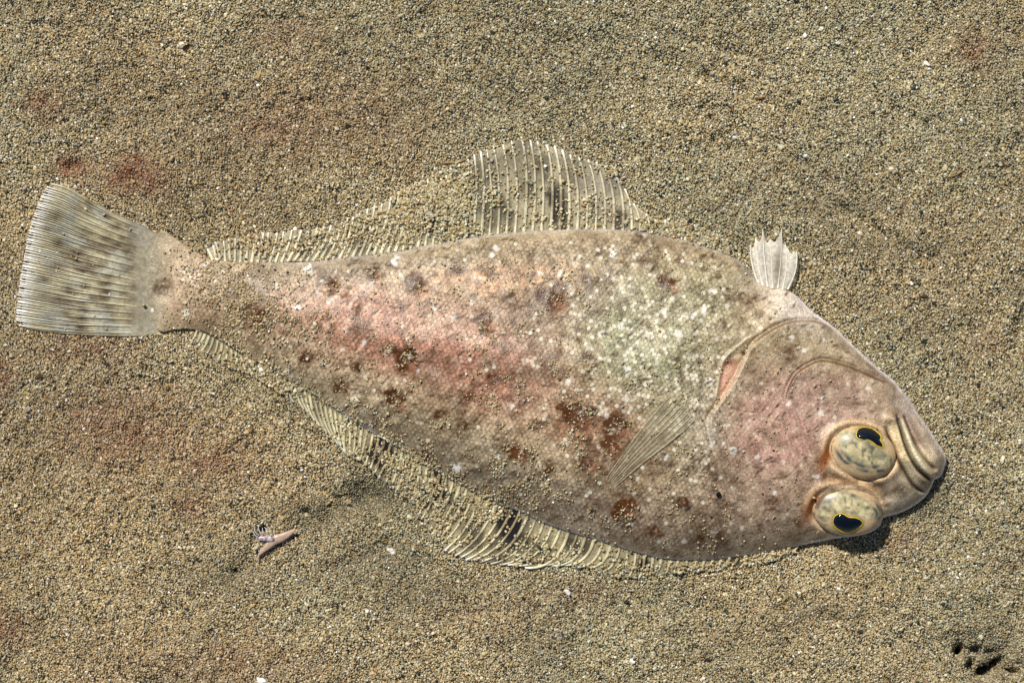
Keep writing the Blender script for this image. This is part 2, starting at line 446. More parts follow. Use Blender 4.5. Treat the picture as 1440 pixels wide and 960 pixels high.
def body_colour(x, y, d):
    n = len(x)
    c = np.tile(lin((162, 147, 118)), (n, 1))
    def mix(col, w):
        w = np.clip(w, 0, 1)[:, None]
        c[:] = c * (1 - w) + lin(col) * w
    for (zx, zy, rx, ry, an, col, st) in ZONES:
        mix(col, st * np.minimum(1, 1.35 * blob(x, y, zx, zy, rx, ry, an)))
    # cloudy variation, calmer on the head
    calm = interp(x, [1000, 1070], [1, .7])
    k = fbm(x, y, 46, 21, 4)
    mix((116, 100, 80), .5 * calm * sstep(.52, .72, k) * sstep(206, 300, x))
    mix((204, 186, 160), .3 * sstep(.5, .3, k))
    k2 = fbm(x, y, 9, 31, 3)
    mix((92, 70, 48), .48 * calm * sstep(.54, .72, k2) * sstep(0, 20, d) * sstep(215, 300, x))
    mix((212, 200, 176), .28 * sstep(.44, .24, k2))
    # scales
    r, cid, bu, R = scales(x, y)
    rv = R[cid // 512, cid % 512, 2]
    scm = sstep(2, 22, d) * sstep(212, 280, x) * (1 - sstep(1225, 1245, x)) * interp(x, [206, 1000, 1040, 1245], [1, 1, .5, .35])
    lightness = (rv - .45) * .42 - .62 * sstep(.28, .54, r) + .16
    c[:] = c * (1 + lightness * scm)[:, None]
    pale = interp(blob(x, y, 915, 490, 110, 120), [0, 1], [.965, .72])
    mix((230, 226, 208), .75 * scm * sstep(0, .03, rv - pale) * sstep(.58, .3, r))
    wob = 1 + 1.5 * (fbm(x, y, 10, 41, 3) - .5)
    for (bx, by, br, st, red) in DARK:
        q = (np.abs(x - bx) < 3.4 * br) & (np.abs(y - by) < 3.4 * br)
        if not q.any(): continue
        col = lin((72, 43, 8)) * (1 - .45 * red) + lin((112, 58, 20)) * .45 * red
        rr = np.hypot((x[q] - bx + .25 * br) * .95, (y[q] - by + .3 * br) * 1.15) / br
        w = (1.75 if bx < 1000 else 1.15) * st * sstep(1.65, .40, rr / wob[q]) * (.28 + sstep(.12, .7, .6 * vnoise(x[q], y[q], 3.4, 77) + .4 * vnoise(x[q] * .6 + y[q], y[q] - .6 * x[q], 6, 76)))
        w = np.clip(w, 0, 1)[:, None]
        c[q] = c[q] * (1 - w) + col * w
        if bx > 420 and bx < 950 and st > .5:
            w = (.7 * st * blob(x[q], y[q], bx + .5 * br, by + .55 * br, br * .5) * (.5 + vnoise(x[q], y[q], 4, 78)))[:, None].clip(0, 1)
            c[q] = c[q] * (1 - w) + lin((190, 134, 106)) * w
    for i, (bx, by, br) in enumerate(WHITE):
        q = (np.abs(x - bx) < 3 * br) & (np.abs(y - by) < 3 * br)
        if not q.any(): continue
        w = .95 * sstep(1.15, .35, np.hypot(x[q] - bx, y[q] - by) / br / (.15 + 1.45 * vnoise(x[q], y[q] * .8 + x[q] * .3, 4.2, 90 + i)))
        if br < 6.5: w *= .75
        c[q] = c[q] * (1 - w[:, None]) + lin((240, 238, 232)) * w[:, None]
    # random dark flecks
    fl = rng.uniform([400, 330], [1230, 785], (1700, 2)); fl = fl[(fl[:, 0] < 1040) | (np.arange(1700) % 3 != 0)]
    for (bx, by) in fl:
        q = (np.abs(x - bx) < 8) & (np.abs(y - by) < 8)
        if not q.any(): continue
        w = (.6 + .4 * ((bx * 7.7) % 1)) * blob(x[q], y[q], bx, by, 3.2 + 2.2 * ((by * 3.3) % 1), 1.5, 120 + (bx * 13) % 70)
        c[q] = c[q] * (1 - w[:, None]) + lin((70, 50, 32)) * w[:, None]
    # head details
    hole = inside(x, y, GILL_HOLE)
    dh = polydist(x, y, GILL_HOLE, True)
    w = np.where(hole, sstep(0, 3, dh), 0)
    mix((200, 160, 138), w * .85 * sstep(500, 512, y)); mix((186, 168, 140), w * sstep(512, 500, y))
    mix((112, 58, 40), w * blob(x, y, 1020, 510, 13, 4, -15) * .9)
    mix((214, 170, 150), w * blob(x, y, 1014, 530, 7, 12, 10) * .8)
    mix((224, 204, 178), .6 * ridge(x, y, GILL[4:10], 1.8))
    mix((222, 214, 186), .65 * ridge(x, y, GILL_OUT, 1.6))
    mix((92, 62, 36), .9 * ridge(x, y, PREOP, 1.9))
    mix((100, 72, 44), .8 * ridge(x, y, [(p[0], p[1] - 1) for p in GILL[:6]], 1.9))
    mix((204, 198, 190), .6 * ridge(x, y, [(992, 584), (993, 605), (999, 630)], 3.5))
    for e in EYES:
        r = eye_r(e, x, y)
        mix((226, 196, 158), .85 * np.exp(-((r - 1.08) / .11) ** 2))
        mix((142, 86, 46), 1.2 * blob(x, y, e['c'][0] - 50, e['c'][1] + (4 if e is EYES[0] else -6), 8, 24, 22))  # brown crescent left of each eye: shade of the groove painted in
    mix((134, 92, 58), .7 * ridge(x, y, [(1150, 666), (1180, 673), (1205, 676)], 6))
    mix((150, 110, 74), .5 * blob(x, y, 1225, 685, 18, 9))
    mix((124, 100, 82), .6 * blob(x, y, 1282, 606, 12, 22, -30))
    mix((226, 210, 172), .85 * blob(x, y, 1298, 644, 9, 20, -36))
    mix((222, 206, 164), .9 * ridge(x, y, [(1246, 592), (1258, 604), (1264, 624), (1274, 648)], 5))
    mix((246, 238, 204), .95 * ridge(x, y, [(1264, 586), (1271, 606), (1282, 634), (1298, 660)], 3.4))
    mix((46, 32, 22), 1.2 * ridge(x, y, MOUTH, 1.9))
    mix((92, 66, 44), 1.0 * ridge(x, y, JAW_R, 1.8))
    mix((62, 44, 30), 1.1 * ridge(x, y, JAW_L, 2.1))
    mix((116, 92, 74), .7 * blob(x, y, 1296, 679, 9, 6, 40))
    mix((126, 96, 70), .6 * blob(x, y, 1252, 581, 10, 8))
    mix((122, 96, 80), .55 * blob(x, y, 1245, 526, 18, 8, 30))
    mix((240, 234, 240), .85 * sstep(6, 0, d) * sstep(1100, 1140, x))
    mix((186, 184, 190), .45 * sstep(6, 0, d) * sstep(1100, 1060, x) * sstep(330, 420, x))
    lum = (c @ np.array([.3, .6, .1]))[:, None]
    c = np.clip(c * 1.04 - lum * .04, .004, 1) * np.array([1.0, .965, .895])
    return np.clip(c, 0.004, .86), scm, r, bu, rv

# ------------------------------------------------------------------ the sand bed
FIN_UP = [(300, 366, 292, 350, 0), (312, 367, 306, 340, 0), (330, 369, 330, 334, 0), (360, 369, 366, 329, 1), (385, 369, 396, 326, 2), (412, 368, 435, 322, 3),
          (450, 367, 474, 317, 4), (480, 364, 499, 301, 4), (522, 358, 546, 282, 4), (542, 356, 568, 265, 4), (575, 351, 590, 258, 4), (602, 346, 606, 250, 4),
          (632, 340, 634, 232, 5), (656, 336, 660, 219, 5), (700, 330, 694, 206, 6), (742, 326, 739, 193, 7), (780, 324, 774, 204, 7), (815, 323, 806, 217, 7),
          (855, 323, 843, 231, 8), (878, 325, 868, 246, 7), (898, 327, 888, 283, 4), (920, 330, 916, 308, 2), (960, 338, 955, 312, 0), (1000, 350, 997, 324, 0), (1030, 364, 1026, 344, 0)]
FIN_LO = [(278, 464, 271, 477, 1), (302, 474, 291, 497, 2), (320, 485, 317, 517, 2), (337, 497, 345, 523, 0), (365, 511, 384, 547, -2), (407, 534, 420, 568, -3),
          (440, 555, 457, 604, -4), (460, 568, 481, 630, -5), (487, 585, 487, 638, -2), (500, 593, 496, 644, 0), (522, 607, 511, 650, 1), (550, 624, 534, 673, 2),
          (577, 640, 560, 692, 3), (600, 655, 586, 714, 4), (650, 682, 608, 756, 7), (690, 703, 634, 779, 10), (735, 721, 669, 788, 14), (762, 734, 700, 793, 17),
          (800, 748, 738, 797, 20), (830, 756, 786, 793, 15), (860, 765, 832, 799, 9), (890, 775, 880, 814, 4), (930, 784, 922, 807, 2), (985, 787, 979, 804, 1),
          (1046, 781, 1036, 799, 1), (1090, 773, 1080, 790, 1), (1125, 766, 1118, 778, 0)]

def fin_poly(K):
    return spline([(k[0], k[1]) for k in K], 6).tolist() + spline([(k[2], k[3]) for k in K], 6)[::-1].tolist()
TAIL_EDGE = [(75, 257), (62, 272), (52, 297), (43, 325), (36, 360), (31, 392), (27, 425), (25, 448), (30, 460)]
TAIL_TOP = [(228, 325), (204, 312), (170, 299), (130, 280), (100, 264), (75, 257)]
TAIL_BOT = [(226, 466), (190, 469), (130, 469), (75, 466), (30, 460)]
PELV = [(1062, 392), (1056, 366), (1055, 344), (1064, 336), (1073, 324), (1083, 330), (1096, 321), (1105, 340), (1108, 350), (1117, 350), (1119, 372), (1110, 404)]
TAIL_POLY = np.array(spline(TAIL_TOP, 6).tolist() + spline(TAIL_EDGE, 6).tolist()[1:] + spline(TAIL_BOT, 6)[::-1].tolist()[1:])
FIN_POLYS = [np.array(fin_poly(FIN_UP)), np.array(fin_poly(FIN_LO)), TAIL_POLY]

PITS = [(522, 688, 34, 20, 55, 30), (560, 640, 12, 6, 50, 8), (478, 716, 44, 18, -30, 12), (400, 760, 70, 12, -38, 6), (1386, 944, 16, 9, -30, 50), (1404, 932, 10, 6, -40, 40), (1366, 936, 7, 9, 10, 34), (1350, 917, 7, 10, 20, 38), (1420, 944, 12, 5, 20, 30), (1372, 915, 8, 6, 0, 26), (1392, 920, 20, 8, -10, 16), (1360, 905, 40, 26, 10, 10), (1436, 470, 12, 34, 5, 16),
        (430, 719, 6, 5, 0, 12), (366, 748, 6, 6, 0, 10), (329, 802, 7, 5, 0, 10), (102, 234, 18, 8, -10, 14), (1330, 655, 26, 40, 10, 7), (1260, 735, 50, 10, -14, 7), (1230, 745, 30, 8, -14, 5),
        (1100, 815, 60, 10, -8, 4), (300, 840, 60, 12, -40, 4), (240, 68, 12, 5, -20, 7), (262, 68, 8, 4, 0, 7), (1160, 280, 110, 10, 30, 9), (1040, 130, 150, 10, 22, 7), (1120, 225, 120, 8, 32, 7), (1250, 335, 90, 8, 30, 6), (980, 60, 120, 8, 16, 6), (1290, 170, 90, 9, 28, 6), (545, 770, 40, 14, -20, 10), (450, 690, 26, 10, 20, 8),
        (0, 595, 6, 5, 0, 14), (1060, 855, 60, 8, -3, 5), (640, 800, 60, 10, 10, 5), (220, 540, 60, 12, 15, 3), (810, 60, 60, 14, 10, 4), (1300, 590, 12, 60, -35, 5)]
PR = np.random.default_rng(91)
SPITS = np.column_stack([PR.uniform(-100, 1540, 420), PR.uniform(-100, 1060, 420), PR.uniform(4, 15, 420), PR.uniform(3, 7, 420), PR.uniform(0, 180, 420), PR.uniform(-3.5, 5.5, 420)])

def sand_height(x, y):
    sh = x.shape; x = x.ravel(); y = y.ravel()
    h = 16 * (fbm(x, y, 300, 51, 2) - .5) + 14 * (fbm(x, y + .4 * x, 85, 54, 3) - .5) + 11 * (fbm(x, y, 26, 57, 2) - .5) + 4 * (vnoise(x, y, 9, 59) - .5)
    for (px, py, rx, ry, an, dep) in PITS:
        h = h - dep * blob(x, y, px, py, rx, ry, an)
    for (px, py, rx, ry, an, dep) in SPITS:
        k = (np.abs(x - px) < 2.5 * rx) & (np.abs(y - py) < 2.5 * rx)
        if k.any(): h[k] -= dep * blob(x[k], y[k], px, py, rx, ry, an)
    near = (x > -100) & (x < 1540) & (y > 100) & (y < 900)
    f = np.zeros_like(h)
    xn, yn = x[near], y[near]
    d = polydist(xn, yn, OUT[::3], True); ins = inside(xn, yn, OUT[::3])
    fn = np.where(ins, 1.0, sstep(34, 6, d))
    for P in FIN_POLYS:
        Q = P[::2]
        df = polydist(xn, yn, Q, True); inf = inside(xn, yn, Q)
        fn = np.maximum(fn, np.where(inf, 1.0, sstep(44, 4, df)))
    f[near] = fn
    lowhead = np.zeros_like(h); lowhead[near] = np.where(ins, 0, sstep(26, 4, d))
    h = h * (1 - .88 * f) + 0.2 * f
    h[near] = np.where(ins & (d > 10), np.minimum(h[near], -3), h[near])
    return h.reshape(sh)

def axis_coords(lo, hi, step, far):
    core = np.arange(lo, hi + .1, step); out = []; g = step
    v = hi
    while v < far:
        g *= 1.35; v += g; out.append(v)
    o = np.array(out)
    return np.concatenate([(lo - (o - hi))[::-1], core, o])

gx = axis_coords(-180, 1620, 6, 25000); gy = axis_coords(-180, 1140, 6, 25000)
GX, GY = np.meshgrid(gx, gy)
GH = sand_height(GX, GY) - 1.6
nY, nX = GX.shape
idx = np.arange(nX * nY).reshape(nY, nX)
F = np.stack([idx[1:, :-1], idx[1:, 1:], idx[:-1, 1:], idx[:-1, :-1]], -1).reshape(-1, 4)
bed = mesh_obj('sand_ground', np.stack([GX.ravel(), GY.ravel(), GH.ravel()], 1), F, M_sheet)
tag(bed, 'tan and grey speckled sandy sea floor under the flatfish', 'sand', kind='structure')

# ------------------------------------------------------------------ grains (geometry nodes, uncountable)
PAL = np.array([lin(c) for c in [(182, 169, 129), (166, 147, 102), (206, 198, 168), (162, 160, 140), (40, 46, 40), (116, 97, 65), (246, 243, 234), (164, 130, 90)]])
PALW = np.array([.37, .18, .15, .14, .11, .04, .012, .02])
RED = [(190, 246, 42, 30, 1.0), (205, 262, 24, 18, .8), (100, 236, 28, 16, .8), (150, 245, 60, 16, .3), (60, 148, 30, 24, .6), (385, 185, 70, 28, .5), (400, 50, 60, 30, .35), (2, 535, 22, 40, .55), (170, 600, 110, 60, .5), (300, 650, 70, 36, .5),
       (268, 712, 30, 24, .4), (4, 885, 40, 30, .5), (1368, 68, 26, 26, .5), (330, 930, 120, 40, .35), (110, 490, 120, 34, .32), (430, 170, 160, 60, .3), (820, 830, 60, 20, .25), (1270, 760, 30, 20, .3), (1390, 480, 26, 18, .3), (700, 870, 100, 50, .15)]

HOLLOW_SHADE = [(522, 695, 44, 34, .8), (450, 722, 60, 24, .55), (545, 790, 60, 34, .4), (600, 830, 70, 30, .35), (1395, 915, 60, 50, .5), (320, 810, 60, 24, .4), (1150, 860, 70, 14, .35), (1300, 700, 50, 50, .35), (1240, 345, 110, 16, .3), (1180, 290, 90, 12, .35), (430, 560, 40, 30, .3)]  # shade of hollows, ripples and snout painted into the grains as grey-green
def grain_colours(x, y, seed):
    r = np.random.default_rng(seed); n = len(x)
    k = r.choice(len(PAL), n, p=PALW / PALW.sum())
    c = PAL[k] * np.array([1, .995, .97]) * (0.88 + .24 * r.random((n, 1))) * (1 + .07 * (r.random((n, 3)) - .5))
    rough = np.clip(.28 + .4 * r.random(n), .1, 1); rough[k == 6] = .15
    warm = (fbm(x, y, 170, 71, 3) - .45 + .35 * sstep(800, 100, x))[:, None]
    c = c * (1 + warm * np.array([.18, .0, -.12])) * (1 + .45 * (fbm(x, y, 130, 75, 3)[:, None] - .5))
    w = np.zeros(n)
    for (px, py, rx, ry, st) in RED:
        w = np.maximum(w, st * blob(x, y, px, py, rx, ry))
    w = (w * (.45 + 1.0 * fbm(x, y, 14, 81, 2)) * (.6 + .5 * r.random(n)))[:, None]
    c = c * (1 - .95 * np.clip(w, 0, 1)) + lin((130, 64, 42)) * np.clip(w, 0, 1)
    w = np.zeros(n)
    for (px, py, rx, ry, st) in HOLLOW_SHADE: w = np.maximum(w, st * blob(x, y, px, py, rx, ry))
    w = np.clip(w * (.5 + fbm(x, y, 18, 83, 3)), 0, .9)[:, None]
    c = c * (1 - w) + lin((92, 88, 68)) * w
    return np.column_stack([np.clip(c, .006, .9), rough])

def grain_nodes():
    ng = bpy.data.node_groups.new('sand_grains', 'GeometryNodeTree')
    ng.interface.new_socket('Geometry', in_out='INPUT', socket_type='NodeSocketGeometry')
    ng.interface.new_socket('Geometry', in_out='OUTPUT', socket_type='NodeSocketGeometry')
    N, L = ng.nodes, ng.links
    gi = N.new('NodeGroupInput'); go = N.new('NodeGroupOutput')
    join = N.new('GeometryNodeJoinGeometry')
    for v in range(9):
        ico = N.new('GeometryNodeMeshIcoSphere'); ico.inputs['Radius'].default_value = 0.5 * S
        ico.inputs['Subdivisions'].default_value = 1 if v % 3 == 0 else 2
        pos = N.new('GeometryNodeInputPosition')
        nz = N.new('ShaderNodeTexNoise'); nz.noise_dimensions = '4D'
        nz.inputs['Scale'].default_value = 1.5 / S; nz.inputs['W'].default_value = 7.3 * v; nz.inputs['Detail'].default_value = 1.0
        L.new(pos.outputs[0], nz.inputs['Vector'])
        sub = N.new('ShaderNodeVectorMath'); sub.operation = 'SUBTRACT'; sub.inputs[1].default_value = (.5, .5, .5)
        mul = N.new('ShaderNodeVectorMath'); mul.operation = 'SCALE'; mul.inputs['Scale'].default_value = 0.95 * S
        L.new(nz.outputs['Color'], sub.inputs[0]); L.new(sub.outputs[0], mul.inputs[0])
        sp = N.new('GeometryNodeSetPosition'); L.new(ico.outputs['Mesh'], sp.inputs['Geometry']); L.new(mul.outputs[0], sp.inputs['Offset'])
        sm = N.new('GeometryNodeSetMaterial'); sm.inputs['Material'].default_value = M_grain
        L.new(sp.outputs[0], sm.inputs['Geometry'])
        ss = N.new('GeometryNodeSetShadeSmooth'); ss.inputs['Shade Smooth'].default_value = False
        L.new(sm.outputs[0], ss.inputs['Geometry'])
        g2 = N.new('GeometryNodeGeometryToInstance'); L.new(ss.outputs[0], g2.inputs[0]); L.new(g2.outputs[0], join.inputs[0])
    iop = N.new('GeometryNodeInstanceOnPoints'); iop.inputs['Pick Instance'].default_value = True
    L.new(gi.outputs[0], iop.inputs['Points']); L.new(join.outputs[0], iop.inputs['Instance'])
    for nm, typ, sock in (('gsc', 'FLOAT_VECTOR', 'Scale'), ('grot', 'FLOAT_VECTOR', 'Rotation'), ('gid', 'INT', 'Instance Index')):
        a = N.new('GeometryNodeInputNamedAttribute'); a.data_type = typ; a.inputs['Name'].default_value = nm
        L.new(a.outputs['Attribute'], iop.inputs[sock])
    L.new(iop.outputs[0], go.inputs[0])
    return ng
GN = grain_nodes()

def grains(name, x, y, z, size, col, label, seed):
    r = np.random.default_rng(seed); n = len(x)
    me = bpy.data.meshes.new(name)
    me.vertices.add(n)
    me.vertices.foreach_set('co', to_world(np.column_stack([x, y, z])).astype(np.float32).ravel())
    def put(nm, typ, key, arr):
        a = me.attributes.new(nm, typ, 'POINT'); a.data.foreach_set(key, np.ascontiguousarray(arr).ravel())
    put('gsc', 'FLOAT_VECTOR', 'vector', (size[:, None] * r.uniform(.72, 1.25, (n, 3))).astype(np.float32))
    put('grot', 'FLOAT_VECTOR', 'vector', r.uniform(0, 6.283, (n, 3)).astype(np.float32))
    put('gid', 'INT', 'value', r.integers(0, 9, n).astype(np.int32))
    put('gcol', 'FLOAT_COLOR', 'color', col.astype(np.float32))
    me.materials.append(M_grain)
    o = bpy.data.objects.new(name, me); sc.collection.objects.link(o)
    md = o.modifiers.new('grains', 'NODES'); md.node_group = GN
    tag(o, label, 'sand', kind='stuff')
    return o

sp_ = 1.95
ax, ay = np.meshgrid(np.arange(-120, 1560, sp_), np.arange(-120, 1080, sp_))
ax = ax.ravel() + rng.uniform(-1.05, 1.05, ax.size); ay = ay.ravel() + rng.uniform(-1.05, 1.05, ay.size)
hid = inside(ax, ay, OUT[::3]); dd_ = polydist(ax, ay, OUT[::4], True)
keep = ~(hid & ((dd_ > 5) | (ax < 300))) & ~(inside(ax, ay, TAIL_POLY) & (ax > 150))
ax, ay = ax[keep], ay[keep]
sz = np.clip(np.exp(rng.normal(math.log(2.05), .30, ax.size)), 1.1, 5.0); sz[rng.random(ax.size) < .012] *= 1.9
az = sand_height(ax, ay) + rng.uniform(-0.6, 0.6, ax.size)
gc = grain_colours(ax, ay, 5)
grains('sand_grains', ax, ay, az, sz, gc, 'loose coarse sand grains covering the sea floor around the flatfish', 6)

# ------------------------------------------------------------------ the flatfish
fish = bpy.data.objects.new('flatfish', None); sc.collection.objects.link(fish); fish.location = ROOT
tag(fish, 'mottled pinkish grey flatfish lying on its side half dusted with sand', 'fish')

def build_body():
    st = 1.45
    xs = np.arange(200, 1336, st); ys = np.arange(316, 794, st)
    X, Y = np.meshgrid(xs, ys); x = X.ravel(); y = Y.ravel()
    d, nx, ny, _, _ = polydist(x, y, OUT, True, True)
    ins = inside(x, y, OUT)
    kp = (ins | (d < .7 * st)).reshape(X.shape)
    q = kp[:-1, :-1] & kp[1:, :-1] & kp[:-1, 1:] & kp[1:, 1:]
    idx = np.arange(x.size).reshape(X.shape)
    F = np.stack([idx[1:, :-1][q], idx[1:, 1:][q], idx[:-1, 1:][q], idx[:-1, :-1][q]], 1)
    used = np.unique(F); re = -np.ones(x.size, int); re[used] = np.arange(len(used))
    F = re[F]; x, y, nx, ny, d = x[used], y[used], nx[used], ny[used], d[used]
    E = np.concatenate([F[:, [0, 1]], F[:, [1, 2]], F[:, [2, 3]], F[:, [3, 0]]])
    key = set(map(tuple, E.tolist()))
    bE = np.array([e for e in E.tolist() if (e[1], e[0]) not in key])
    bv = np.unique(bE)
    x[bv], y[bv] = nx[bv], ny[bv]; d[bv] = 0
    c, scm, r, bu, rv = body_colour(x, y, d)
    h = body_height(x, y) + scm * (1.15 * (1 - sstep(.15, .62, r)) - .9 * bu * (r < .6))
    n0 = len(x)
    # skirt and underside
    low = -np.ones(n0, int); low[bv] = n0 + np.arange(len(bv))
    mid = low + len(bv)
    V = np.concatenate([np.column_stack([x, y, h]), np.column_stack([x[bv], y[bv], np.full(len(bv), 1.0)]), np.column_stack([x[bv], y[bv], np.full(len(bv), -7.0)])])
    C = np.concatenate([c, c[bv], np.tile(lin((214, 208, 198)), (len(bv), 1))])
    SK = [(a, low[a], low[b], b) for a, b in bE] + [(low[a], mid[a], mid[b], low[b]) for a, b in bE]
    # underside as one face following the border
    nxt = {int(a): int(b) for a, b in bE}
    loop = [int(bE[0][0])]
    while len(loop) < len(bv):
        k = nxt[loop[-1]]
        if k == loop[0]: break
        loop.append(k)
    Fs = [tuple(f) for f in F.tolist()] + SK + [tuple(int(mid[i]) for i in reversed(loop))]
    return mesh_obj('body', V, Fs, M_skin, fish, C, True, ROOT)
body = build_body()

# --- fins
FDARK_UP = [(428, 348, 9, .7), (374, 355, 8, .5), (505, 340, 9, .6), (601, 312, 11, 1), (628, 330, 8, .6), (690, 295, 14, .7), (783, 285, 12, .95), (788, 312, 10, .8), (676, 250, 10, .7), (712, 300, 8, .7), (742, 268, 8, .6), (765, 235, 9, .6), (800, 240, 9, .5), (640, 310, 9, .8), (740, 218, 18, .45), (868, 252, 12, .6),
            (872, 310, 9, .9), (700, 235, 12, .4), (655, 320, 9, .6), (560, 330, 8, .5), (462, 350, 7, .5), (820, 250, 12, .4), (845, 300, 9, .4)]
FDARK_LO = [(382, 526, 7, .8), (448, 575, 8, .5), (537, 638, 15, 1), (612, 692, 16, 1), (640, 715, 10, .6), (718, 737, 17, 1), (664, 752, 14, .7), (700, 775, 14, .6), (740, 770, 12, .5), (805, 764, 8, .9), (824, 768, 6, .8), (906, 795, 7, 1),
            (1036, 789, 7, .8), (770, 775, 9, .4), (300, 488, 8, .4)]

def fin_paint(x, y, darks, base, alpha, dcol=(30, 24, 20)):
    c = np.tile(lin(base), (len(x), 1)); a = np.full(len(x), alpha)
    wob = 1 + .8 * (fbm(x, y, 12, 141) - .5)
    for (bx, by, br, st) in darks:
        w = st * sstep(1.75, .95, np.hypot(x - bx, (y - by) * .65) / br / wob)
        c = c * (1 - w[:, None]) + lin(dcol) * w[:, None]; a = np.maximum(a, .92 * w)
    if alpha < 1:
        k = fbm(x, y, 15, 151, 3); k1 = sstep(.35, .65, k)
        c = c * (.66 + .6 * (1 - k1))[:, None]; a = np.clip(a * (.75 + .45 * k1), 0, 1)
        w = (.7 * blob(x, y, 842, 270, 34, 45) * (1 - .8 * np.clip(a, 0, 1)))[:, None]; c = c * (1 - w) + lin((206, 198, 184)) * w
    return np.column_stack([c, a])

def key_rays(K, spacing):
    """interpolate the key rays to one ray every spacing(x) units along the base"""
    K = np.array(K, float)
    seg = np.hypot(np.diff(K[:, 0]), np.diff(K[:, 1])); s = np.concatenate([[0], np.cumsum(seg)])
    out = []; t = 0.0
    while t <= s[-1]:
        row = [np.interp(t, s, K[:, j]) for j in range(5)]
        out.append(row); t += spacing(row[0])
    return np.array(out)

def ray_curve(row, n, zf):
    bx, by, tx, ty, bend = row
    B = np.array([bx, by]); T = np.array([tx, ty]); d = T - B; L = np.linalg.norm(d) + 1e-6
    nrm = np.array([-d[1], d[0]]) / L
    if nrm[0] < 0: nrm = -nrm
    Cc = B + .58 * d + nrm * bend * 1.6
    t = np.linspace(0, 1, n)[:, None]
    P = (1 - t) ** 2 * B + 2 * t * (1 - t) * Cc + t ** 2 * T
    z = zf(P[:, 0], P[:, 1], t[:, 0])
    return np.column_stack([P, z])

def build_fin(name, K, spacing, zf, darks, base, alpha, raycol, r0, r1, label, seed):
    rr = np.random.default_rng(seed)
    R = key_rays(K, spacing)
    R[1:-1, 2:4] += rr.normal(0, .9, (len(R) - 2, 2))
    n = 12; cur = [ray_curve(r, n, zf) for r in R]
    # membrane: two strips between neighbouring rays, sagging between them, set in at the free edge
    V = []; F = []; cols = 0
    def add_col(P):
        nonlocal cols
        V.extend(P.tolist()); cols += 1
    for i, P in enumerate(cur):
        Q = P.copy(); Q[:, 2] -= .3; add_col(Q)
        if i < len(cur) - 1:
            P2 = cur[i + 1]
            for f in (.33, .67):
                m = P * (1 - f) + P2 * f; m[:, 2] -= .55 * np.linspace(.6, 1, n)
                m[-1] = m[-1] * .7 + m[-2] * .3 * 1.0
                add_col(m)
    for i in range(cols - 1):
        for j in range(n - 1):
            F.append((i * n + j, (i + 1) * n + j, (i + 1) * n + j + 1, i * n + j + 1))
    V = np.array(V)
    fin = mesh_obj(name, V, F, M_memb, fish, fin_paint(V[:, 0], V[:, 1], darks, base, alpha), True, ROOT)
    if label: fin['label'] = label
    for i, P in enumerate(cur):
        t = np.linspace(0, 1, n)
        tv, tf = tube(P + [0, 0, .15], (r0 * (1 - t) + r1 * t) * rr.uniform(.8, 1.15), 6, .4)
        tv = np.array(tv)
        c = fin_paint(tv[:, 0], tv[:, 1], [(a, b, q * .8, s * .7) for a, b, q, s in darks], raycol, 1.0, (92, 64, 22))
        tt = np.repeat(t, 6)
        w = (sstep(.80, 1, tt) * .9)[:, None]
        c[:, :3] = c[:, :3] * (1 - w) + lin((246, 244, 232)) * w
        c[:, :3] *= rr.uniform(.8, 1.12)
        mesh_obj('fin_ray', tv, tf, M_ray, fin, c, True, ROOT)
    return fin, cur

def z_up(x, y, t): return 5.6 - 2.8 * t + .7 * np.sin(x / 23.0) * t + 2.0 * blob(x, y, 760, 230, 90, 60)
def z_lo(x, y, t): return 5.4 - 3.6 * t + .6 * np.sin(x / 19.0) * t + 3.0 * t * blob(x, y, 720, 770, 70, 40)
anal_fin, up_cur = build_fin('anal_fin', FIN_UP, lambda x: np.interp(x, [300, 340, 500, 640, 760, 1030], [5.5, 8.0, 9.8, 11.5, 12.6, 13]), z_up, FDARK_UP, (208, 195, 158), .60, (220, 211, 176), 2.4, 1.5,
                             'clear fin with cream rays along the upper edge, partly buried in sand', 201)
dorsal_fin, lo_cur = build_fin('dorsal_fin', FIN_LO, lambda x: np.interp(x, [280, 320, 500, 640, 760, 1030], [6.0, 7.5, 9.0, 11, 12.5, 12]), z_lo, FDARK_LO, (196, 183, 142), .58, (214, 204, 164), 2.3, 1.3,
                               'clear fin with cream rays and dark bars along the lower edge', 202)

